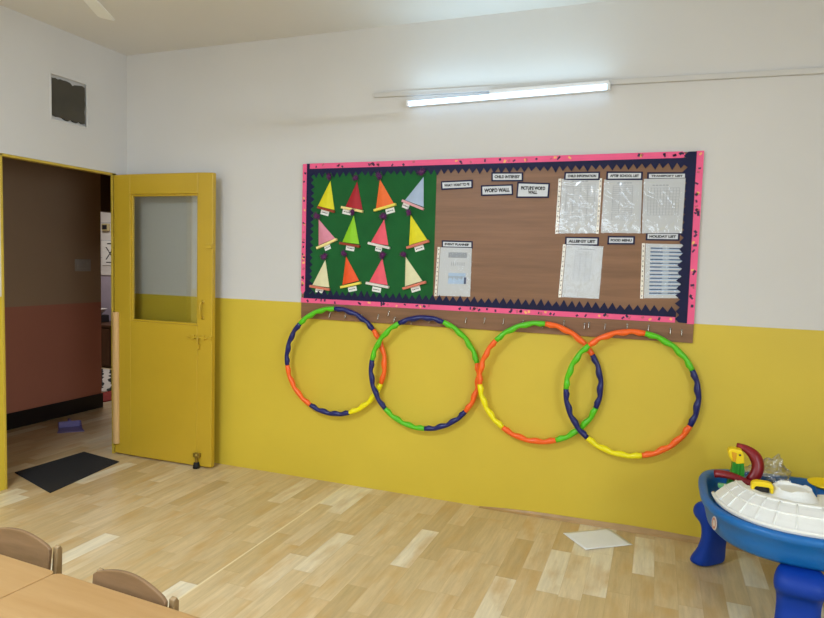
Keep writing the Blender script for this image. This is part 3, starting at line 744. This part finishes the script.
# small dustpan lying on the hallway floor
dp = thing('dustpan', 'small purple dustpan lying on the hallway floor', 'dustpan', (-0.81, 0.20, 0), 0.9)
bm = BM()
prism(bm, [(-0.10, -0.08), (0.10, -0.10), (0.08, 0.09), (-0.08, 0.09)], 0.0005, 0.005, 'z')
prism(bm, [(-0.08, 0.085), (0.08, 0.085), (0.08, 0.095), (-0.08, 0.095)], 0.004, 0.055, 'z')
for s in (-1, 1): prism(bm, [(-0.09, 0.004), (0.09, 0.004), (0.09, 0.055), (0.04, 0.04)], s*0.083-0.003, s*0.083+0.003, 'x')
obj('pan', bm, m_purple, dp, bevel=0.002)
obj('handle', tube(BM(), [(0, 0.09, 0.045), (0, 0.14, 0.05), (0, 0.21, 0.04)], [0.014, 0.011, 0.013], 10), m_purple, dp, smooth=True)

# ================================================================ hallway and far room pieces
sw = thing('switch_plate', 'pale switch plate on the hallway wall', 'switch', (-1.25, 0.73, 1.36))
m_sw = mat('switch_plastic', (176, 166, 156), 0.5)
obj('plate', bx(0.0005, 0.010, -0.085, 0.085, -0.055, 0.055), m_sw, sw, bevel=0.003)
for k in range(4): obj('rocker', bx(0.010, 0.015, -0.07+0.036*k, -0.042+0.036*k, -0.03, 0.03), m_sw, sw, bevel=0.002)
cb = thing('low_cabinet', 'low brown cabinet against the far room wall', 'cabinet', (-3.35, 2.83, 0))
m_cab = wood('cabinet_brown', (70, 44, 30), (92, 60, 42), 0.5, axis=2)
obj('body', bx(-0.5, 0.5, -0.22, 0.22, 0.02, 0.53), m_cab, cb, bevel=0.004)
obj('top', bx(-0.52, 0.52, -0.24, 0.24, 0.53, 0.56), m_cab, cb, bevel=0.004)
for s in (-1, 1):
    d_ = obj('door', bx(s*0.25-0.235, s*0.25+0.235, -0.24, -0.222, 0.05, 0.51), m_cab, cb, bevel=0.003)
    obj('knob', lathe(BM(), [(0, 0.0), (0.012, 0.0), (0.014, 0.012), (0, 0.018)], n=12), m_dark, d_, smooth=True, loc=(s*0.05, -0.24, 0.3), rot=(PI/2, 0, 0))
bs = obj('basin', lathe(BM(), [(0.0, 0.0), (0.09, 0.0), (0.16, 0.075), (0.165, 0.075), (0.17, 0.08), (0.155, 0.08), (0.085, 0.01), (0, 0.01)], (-3.35, 2.80, 0.66), 24), m_tile, smooth=True)
tag(bs, 'white basin on top of the dark crate on the far cabinet', 'basin')
ct = obj('crate', bx(-3.5, -3.2, 2.68, 2.92, 0.5615, 0.659), m_dark, bevel=0.008); tag(ct, 'dark crate standing on the low brown cabinet', 'crate')
nt_ = thing('wall_notice', 'white paper notice with a black crossed mark on the far tiled wall', 'notice', (-3.36, 3.095, 1.49))
obj('sheet', bx(-0.14, 0.14, -0.004, 0, -0.17, 0.17), m_paper, nt_)
bm = BM()
for s in (-1, 1): prism(bm, [(-0.07*s-0.01, -0.09), (-0.07*s+0.01, -0.09), (0.07*s+0.01, 0.08), (0.07*s-0.01, 0.08)], -0.0055, -0.0042, 'y')
box(bm, -0.05, 0.08, -0.0055, -0.0042, 0.12, 0.135); box(bm, -0.07, 0.07, -0.0055, -0.0042, -0.135, -0.122)
obj('crossed_mark', bm, m_ink, nt_)
sb = thing('wall_socket', 'small yellowed socket box high on the far tiled wall', 'socket', (-3.42, 3.097, 1.84))
obj('box_body', bx(-0.06, 0.06, -0.04, 0, -0.05, 0.05), mat('aged_plastic', (190, 176, 130), 0.5), sb, bevel=0.006)
obj('socket_face', bx(-0.04, 0.04, -0.046, -0.04, -0.03, 0.03), m_dark, sb, bevel=0.003)
m_zeb = bpy.data.materials.new('striped_rug'); m_zeb.use_nodes = True
_n = m_zeb.node_tree; _b = _n.nodes['Principled BSDF']; _b.inputs['Roughness'].default_value = 0.95
_t = _n.nodes.new('ShaderNodeTexCoord'); _w = _n.nodes.new('ShaderNodeTexWave'); _w.inputs['Scale'].default_value = 3.2; _w.inputs['Distortion'].default_value = 4; _w.bands_direction = 'DIAGONAL'
_r = _n.nodes.new('ShaderNodeValToRGB'); _r.color_ramp.interpolation = 'CONSTANT'; _r.color_ramp.elements[0].color = lin((26, 26, 28)); _r.color_ramp.elements[1].position = 0.5; _r.color_ramp.elements[1].color = lin((206, 202, 196))
_n.links.new(_t.outputs['Object'], _w.inputs[0]); _n.links.new(_w.outputs['Fac'], _r.inputs[0]); _n.links.new(_r.outputs[0], _b.inputs['Base Color'])
rg = obj('floor_rug', prism(BM(), rrect(-3.1, -1.75, 1.45, 2.5, 0.03), 0.0005, 0.010, 'z'), m_zeb); tag(rg, 'black and white striped rug in the far room', 'rug')
rg = obj('floor_rug', prism(BM(), rrect(-1.72, -1.38, 1.1, 1.62, 0.02), 0.0005, 0.012, 'z'), mat('red_rug', (150, 50, 46), 0.95, var=0.2, scale=30)); tag(rg, 'small red rug just inside the far room', 'rug')

# ================================================================ water play table
CX, CY = 4.32, -0.555
wt = thing('water_play_table', 'blue plastic water play table on thick legs by the back wall', 'play table', (CX, CY, 0))
def se(a, b, n, k, N=72):
    t = 2*PI*k/N; c, s = math.cos(t), math.sin(t)
    return (a*math.copysign(abs(c)**(2/n), c), b*math.copysign(abs(s)**(2/n), s))
ZR = 0.462
prof = [(0.00, 0.322, 'b'), (0.30, 0.322, 'b'), (0.345, 0.328, 'b'), (0.362, 0.345, 'b'), (0.372, 0.385, 'b'), (0.384, 0.425, 'b'), (0.390, 0.430, 'b'), (0.394, 0.440, 'b'), (0.394, 0.452, 'b'), (0.388, ZR, 'b'), (0.366, ZR, 'b'),
        (0.358, ZR-0.006, 'b'), (0.352, 0.42, 'b'), (0.340, 0.375, 'b'), (0.30, 0.362, 'b'), (0.0, 0.362, 'b')]
bm = BM(); N_ = 72; rings = []
for r, z, _ in prof:
    if r == 0: rings.append([bm.verts.new((0, 0, z))]); continue
    rings.append([bm.verts.new((*se(r+0.006, r+0.030, 4.2 if k < N_/2 else 2.4, k, N_), z)) for k in range(N_)])
for A, B in zip(rings, rings[1:]):
    for k in range(N_):
        vs = [A[k % len(A)]] + ([A[(k+1) % N_]] if len(A) > 1 else []) + ([B[(k+1) % N_]] if len(B) > 1 else []) + [B[k % len(B)]]
        bm.faces.new(vs)
obj('basin', bm, m_tubwall, wt, smooth=True)
# scalloped shelf inside the left end
bm = BM()
for k, (a, r_) in enumerate(((150, 0.055), (168, 0.05), (187, 0.055), (206, 0.05))):
    t = math.radians(a); lathe(bm, [(0, 0.0), (r_, 0), (r_*0.94, 0.062), (r_*0.8, 0.068), (0, 0.060)], (0.292*math.cos(t), 0.318*math.sin(t), 0.3625), 20)
obj('inner_steps', bm, m_tubwall, wt, smooth=True)
bm = BM()
for (dx, w_) in ((-0.16, 0.10), (0.02, 0.16), (0.2, 0.10)):
    pass
def leg(ang, off=0.0, kz=1.0):
    t = math.radians(ang); er = Vector((math.cos(t), math.sin(t), 0)); et = Vector((-er.y, er.x, 0))
    # (radial, height, half thickness, half width)
    st = [(0.392, 0.000, 0.046, 0.088), (0.394, 0.012, 0.054, 0.096), (0.388, 0.040, 0.050, 0.092), (0.372, 0.085, 0.038, 0.080), (0.362, 0.14, 0.034, 0.076), (0.362, 0.19, 0.034, 0.076),
          (0.370, 0.222, 0.040, 0.080), (0.384, 0.240, 0.056, 0.088), (0.388, 0.265, 0.062, 0.092), (0.384, 0.295, 0.058, 0.088), (0.372, 0.318, 0.042, 0.078), (0.350, 0.326, 0.030, 0.066)]
    bm = BM(); n = 24; R = []
    for r, z, ht, hw in st:
        ring = []
        for k in range(n):
            a = 2*PI*k/n; c, s = math.cos(a), math.sin(a)
            u = ht*math.copysign(abs(c)**0.7, c); v = hw*math.copysign(abs(s)**0.6, s)
            # two shallow flutes down the outer face
            if c > 0.2 and 0.03 < z < 0.225: u -= 0.007*max(0, math.cos(v/hw*PI*2))
            p = er*(r+off+u)+et*v; ring.append(bm.verts.new((p.x, p.y, z)))
        R.append(ring)
    for A, B in zip(R, R[1:]):
        for k in range(n): bm.faces.new((A[k], A[(k+1) % n], B[(k+1) % n], B[k]))
    bm.faces.new(R[0][::-1]); bm.faces.new(R[-1])
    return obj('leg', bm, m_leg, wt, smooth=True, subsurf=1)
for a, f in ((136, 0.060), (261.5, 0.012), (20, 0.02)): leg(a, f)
# porthole sticker at the left end of the basin
st_ = obj('sticker', lathe(BM(), [(0, 0.003), (0.019, 0.003), (0.020, 0.0)], n=20, sy=1.5), [mat('sticker_pale', (206, 196, 186), 0.5)], wt)
st_.location = (-0.352, -0.215, 0.395); st_.rotation_euler = (PI/2, 0, math.radians(-68)); st_['label'] = 'pale round sticker with a red ring'
st2 = obj('sticker_ring', lathe(BM(), [(0.010, 0.0032), (0.013, 0.0042), (0.016, 0.0032)], n=20, sy=1.5), mat('sticker_red', (186, 120, 104), 0.5), st_)

# ---------------------------------------------------------------- white toy deck lying in the basin
dk = thing('toy_ship_deck', 'white plastic toy deck with brick ribs and a notched turret, standing in the blue basin', 'toy', (CX, CY, 0))
def DS(t, a):
    """point on the sloping shell: t 0 at the foot, 1 at the top"""
    a_ = 0.352-0.092*t; b_ = 0.400-0.140*t; k_ = max(0, 1-t/0.06)*0.008; a_ += k_; b_ += k_
    z = 0.474+0.066*t+0.009*math.sin(t*PI)
    c, s = math.cos(a), math.sin(a); e = 2/2.5
    return (a_*math.copysign(abs(c)**e, c), b_*math.copysign(abs(s)**e, s), z)
A0, A1 = math.radians(186), math.radians(372)
bm = BM(); n = 48; ts = [0, 0.06, 0.25, 0.5, 0.75, 1.0]
rows = [[bm.verts.new(DS(t, A0+(A1-A0)*i/n)) for i in range(n+1)] for t in ts]
rows.append([bm.verts.new((0.238*math.cos(A0+(A1-A0)*i/n), 0.232*math.sin(A0+(A1-A0)*i/n), 0.538)) for i in range(n+1)])
rows.append([bm.verts.new((0.230*math.cos(A0+(A1-A0)*i/n), 0.222*math.sin(A0+(A1-A0)*i/n), 0.520)) for i in range(n+1)])
inn = [bm.verts.new((0.06*math.cos(A0+(A1-A0)*i/n), 0.05*math.sin(A0+(A1-A0)*i/n)-0.02, 0.515)) for i in range(n+1)]
rows.append(inn)
low_ = [bm.verts.new((v.co.x*0.985, v.co.y*0.985, 0.4635)) for v in rows[0]]
rows.insert(0, low_)
for A, B in zip(rows, rows[1:]):
    for i in range(n): bm.faces.new((A[i], A[i+1], B[i+1], B[i]))
botl = [bm.verts.new((v.co.x, v.co.y, 0.4635)) for v in inn]
for i in range(n): bm.faces.new((inn[i], inn[i+1], botl[i+1], botl[i])); bm.faces.new((low_[i], botl[i], botl[i+1], low_[i+1]))
for e in (0, n):
    bm.faces.new([r[e] for r in rows]+[botl[e]])
obj('deck_shell', bm, m_wplast, dk)
bm = BM()
for t in (0.03, 0.5, 0.97):
    tube(bm, [DS(t, A0+(A1-A0)*i/60) for i in range(61)], 0.0055 if t != 0.03 else 0.008, 8)
for k in range(1, 15):
    a = A0+(A1-A0)*k/15; tube(bm, [DS(t, a) for t in (0.03, 0.25, 0.5, 0.75, 0.97)], 0.0045, 6)
obj('brick_ribs', bm, m_wplast, dk, smooth=True)
# notched turret
bm = BM(); n = 40; cx_, cy_ = -0.052, -0.085
def tr(r, z, i): return (cx_+r*math.cos(2*PI*i/n), cy_+r*math.sin(2*PI*i/n), z)
prof = [(0.110, 0.500), (0.100, 0.515), (0.084, 0.536), (0.075, 0.550)]
R = [[bm.verts.new(tr(r, z, i)) for i in range(n)] for r, z in prof]
def crown(i): return 0.553+0.007*(1 if (i // 5) % 2 == 0 else 0)
R.append([bm.verts.new(tr(0.073, crown(i), i)) for i in range(n)]); R.append([bm.verts.new(tr(0.064, crown(i), i)) for i in range(n)]); R.append([bm.verts.new(tr(0.058, 0.547, i)) for i in range(n)])
for A, B in zip(R, R[1:]):
    for i in range(n): bm.faces.new((A[i], A[(i+1) % n], B[(i+1) % n], B[i]))
bm.faces.new(R[-1]); bm.faces.new(R[0][::-1])
obj('turret', bm, m_wplast, dk, smooth=False, bevel=0.002)
# yellow arched gate standing on the deck
bm = BM()
gx, gy, gz = -0.170, -0.120, 0.530
arch = [(-0.042, 0.0), (-0.042, 0.030), (-0.036, 0.040), (-0.02, 0.045), (0.02, 0.045), (0.036, 0.040), (0.042, 0.030), (0.042, 0.0), (0.030, 0.0), (0.030, 0.016), (0.024, 0.024), (-0.024, 0.024), (-0.030, 0.016), (-0.030, 0.0)]
prism(bm, [(gx+p[0], gz+p[1]) for p in arch], gy-0.018, gy+0.018, 'y')
ga = obj('gate_arch', bm, m_tyel, dk, bevel=0.003)
obj('gate_opening', bx(gx-0.029, gx+0.029, gy+0.004, gy+0.014, gz-0.004, gz+0.023), m_dark, ga)

# ---------------------------------------------------------------- yellow tray
ty = obj('toy_tray', lathe(BM(), [(0, 0.0), (0.05, 0.0), (0.082, 0.016), (0.085, 0.022), (0.080, 0.023), (0.05, 0.008), (0, 0.008)], (4.470, -0.335, 0.484), 32), m_tyel, smooth=True)
tag(ty, 'round yellow toy tray lying at the right end of the blue water table', 'toy tray')
sp2 = obj('toy_cup', lathe(BM(), [(0, 0.0), (0.035, 0.0), (0.045, 0.115), (0.041, 0.115), (0.033, 0.005), (0, 0.005)], (4.465, -0.335, 0.3685), 24), m_tubwall, smooth=True)
tag(sp2, 'blue toy cup under the round yellow tray', 'toy cup')

# ---------------------------------------------------------------- toy slide tower: green post, yellow head, two maroon chutes
tw = thing('toy_slide_tower', 'green toy tower with a yellow bird head and maroon curved chutes in the water table', 'toy', (4.085, -0.40, 0.3685))
z0 = 0.3685
bm = BM()
prism(bm, [(-0.052, 0.0), (0.026, 0.0), (0.028, 0.11), (0.028, 0.175), (0.022, 0.208), (-0.022, 0.215), (-0.026, 0.17), (-0.040, 0.10)], -0.024, 0.024, 'y')
for u in (-0.012, 0.003, 0.016): prism(bm, [(u-0.004-0.01, 0.02), (u+0.004-0.01, 0.02), (u+0.004, 0.20), (u-0.004, 0.20)], -0.029, -0.024, 'y')
obj('post', bm, m_tgreen, tw, bevel=0.006)
bm = BM()
prism(bm, [(-0.048, 0.255), (-0.042, 0.230), (-0.026, 0.206), (-0.016, 0.210), (-0.010, 0.198), (0.026, 0.206), (0.022, 0.240), (0.012, 0.266), (-0.038, 0.268)], -0.028, 0.028, 'y')
hd = obj('bird_head', bm, m_tyel, tw, bevel=0.008)
obj('eye', blob(BM(), (0.004, -0.029, 0.244), 0.005, 2), m_dark, hd, smooth=True)
prism(bm := BM(), [(-0.032, 0.256), (-0.010, 0.252), (-0.012, 0.215), (-0.020, 0.205), (-0.026, 0.225)], -0.033, -0.027, 'y')
obj('beak', bm, mat('toy_amber', (226, 160, 30), 0.4), hd, bevel=0.003)
def chute(path, w0, w1):
    bm = BM(); N = len(path); n = 10; R = []
    for i, p in enumerate(path):
        p = Vector(p); t = (Vector(path[min(i+1, N-1)])-Vector(path[max(i-1, 0)])).normalized()
        side = Vector((0, 1, 0)); side = (side-t*side.dot(t)).normalized(); up_ = side.cross(t)
        w = w0+(w1-w0)*i/(N-1)
        ring = []
        for k in range(n+1):
            a = PI*k/n; ring.append(p+side*w*math.cos(a)-up_*w*math.sin(a)*0.8)
        for k in range(n+1):
            a = PI*(n-k)/n; ring.append(p+side*w*0.82*math.cos(a)-up_*w*0.55*math.sin(a))
        R.append([bm.verts.new(v) for v in ring])
    m_ = len(R[0])
    for A, B in zip(R, R[1:]):
        for k in range(m_): bm.faces.new((A[k], A[(k+1) % m_], B[(k+1) % m_], B[k]))
    bm.faces.new(R[0]); bm.faces.new(R[-1])
    return bm
def arc(pts, n=18):
    out = []
    P = [Vector(p) for p in pts]
    for i in range(n+1):
        t = i/n; out.append(tuple(P[0]*(1-t)**3+P[1]*3*t*(1-t)**2+P[2]*3*t*t*(1-t)+P[3]*t**3))
    return out
obj('chute', tube(BM(), arc([(-0.006, 0.030, 0.276), (0.070, 0.030, 0.262), (0.122, 0.020, 0.20), (0.058, 0.0, 0.118)]), [0.011+0.019*min(1, i/8) for i in range(19)], 14, flat=0.8), m_red, tw, smooth=True)
obj('chute', tube(BM(), arc([(-0.098, -0.030, 0.142), (-0.04, -0.045, 0.158), (0.025, -0.055, 0.138), (0.088, -0.050, 0.098)]), [0.020-0.005*i/18 for i in range(19)], 14, flat=0.75), m_red, tw, smooth=True)
obj('foot_clip', prism(BM(), rrect(-0.085, -0.015, -0.085, -0.050, 0.01), 0.092, 0.108, 'z'), m_mint, tw, bevel=0.003)
obj('foot_stem', bx(-0.06, -0.045, -0.075, -0.06, 0.0, 0.092), m_mint, tw, bevel=0.003)

# ---------------------------------------------------------------- crumpled clear bag
bm = BM(); res = bmesh.ops.create_icosphere(bm, subdivisions=4, radius=1.0)
for v in bm.verts:
    p = v.co.copy(); d = noise.noise(p*1.8+Vector((3, 1, 7)))*0.34+noise.noise(p*4.5)*0.20+abs(noise.noise(p*9))*0.12
    p *= (1+d)
    t = max(0, p.z); neck = 1-0.55*min(1, t*0.9)
    x = p.x*0.105*neck+0.030*t; y = p.y*0.055*neck; z = p.z*0.058+0.055
    if p.z > 0.55: z += (p.z-0.55)*0.050
    v.co = Vector((x, y, max(0.001, z)))
bg = obj('plastic_bag', bm, m_bag, smooth=False, loc=(4.220, -0.295, 0.452))
tag(bg, 'crumpled clear plastic bag beside the maroon chutes in the water table', 'plastic bag')
bx_ = obj('toy_tub', lathe(BM(), [(0, 0), (0.05, 0.0), (0.07, 0.082), (0.066, 0.082), (0.047, 0.006), (0, 0.006)], (4.225, -0.295, 0.3685), 24), m_dark, smooth=True)
tag(bx_, 'dark round toy tub under the clear plastic bag in the water table', 'toy tub')

# ================================================================ tables and chairs in the foreground
def table(x0, x1, y0, y1, label, loc, rz):
    t = thing('childrens_table', label, 'table', loc, rz, 'beech tables in the foreground')
    obj('tabletop', prism(BM(), rrect(x0, x1, y0, y1, 0.022), 0.476, 0.5, 'z'), m_top, t, bevel=0.004)
    bm = BM()
    for a in ((x0+0.05, x1-0.05, y0+0.05, y0+0.068), (x0+0.05, x1-0.05, y1-0.118, y1-0.10), (x0+0.05, x0+0.068, y0+0.068, y1-0.118), (x1-0.068, x1-0.05, y0+0.068, y1-0.118)):
        box(bm, *a, 0.42, 0.476)
    obj('apron', bm, m_post, t)
    for cx in (x0+0.085, x1-0.085):
        for cy in (y0+0.085, y1-0.135):
            obj('leg', tube(BM(), [(cx, cy, 0.0005), (cx, cy, 0.476)], 0.02, 16), m_post, t, smooth=False)
    return t
table(-1.20, -0.0008, -0.60, 0, 'beech childrens table at the lower left, in front of the chair cut by the frame', (2.043, -2.342, 0), -0.055)
table(0.0008, 1.2, -0.60, 0, 'beech childrens table right of its twin, in front of the tilted chair', (2.043, -2.342, 0), -0.055)

def chair(label, loc, rz):
    """faces -y (towards its table); origin on the floor below the middle of the backrest"""
    t = thing('childrens_chair', label, 'chair', loc, rz, 'plywood chairs pushed up to the beech tables')
    w = 0.158
    prof = []
    for i in range(21):
        u = -1+2*i/20; prof.append((u*w, 0.502+0.034*math.cos(u*PI/2)**0.9 if abs(u) < 1 else 0.497))
    bm = BM(); n = len(prof); low = 0.395
    F_, B_, FL, BL = [], [], [], []
    for x, z in prof:
        cy = -0.022*(x/w)**2*0+0.006*(1-(x/w)**2)
        F_.append(bm.verts.new((x, cy-0.012, z))); B_.append(bm.verts.new((x, cy, z))); FL.append(bm.verts.new((x, cy-0.022, low))); BL.append(bm.verts.new((x, cy-0.010, low)))
    for i in range(n-1):
        bm.faces.new((F_[i], F_[i+1], B_[i+1], B_[i])); bm.faces.new((FL[i], FL[i+1], F_[i+1], F_[i])); bm.faces.new((B_[i], B_[i+1], BL[i+1], BL[i])); bm.faces.new((BL[i], BL[i+1], FL[i+1], FL[i]))
    for i in (0, n-1): bm.faces.new((F_[i], B_[i], BL[i], FL[i]))
    obj('backrest', bm, m_chair, t, bevel=0.003)
    obj('seat', prism(BM(), rrect(-w, w, -0.36, -0.03, 0.03), 0.288, 0.302, 'z'), m_chair, t, bevel=0.004)
    for s in (-1, 1):
        x = s*(w+0.002)
        bm = BM(); prism(bm, [(-0.035, 0.0005), (0.005, 0.0005), (0.022, 0.30), (0.028, 0.49), (0.020, 0.503), (0.008, 0.498), (0.0, 0.40), (-0.015, 0.29)], x-0.010, x+0.010, 'x')
        obj('leg', bm, m_post, t, bevel=0.003)
        bm = BM(); prism(bm, [(-0.345, 0.0005), (-0.315, 0.0005), (-0.295, 0.287), (-0.335, 0.287)], x-0.010, x+0.010, 'x')
        obj('leg', bm, m_post, t, bevel=0.003)
        obj('side_rail', bx(x-0.008, x+0.008, -0.30, -0.013, 0.262, 0.287), m_post, t, bevel=0.002)
    obj('stretcher', bx(-w+0.01, w-0.01, -0.33, -0.314, 0.25, 0.287), m_post, t, bevel=0.002)
    return t
chair('plywood chair at the left edge, behind the left table', (1.735, -2.232, 0), 0.0)
chair('plywood chair turned slightly, its back just above the right table', (2.303, -2.316, 0), -0.14)
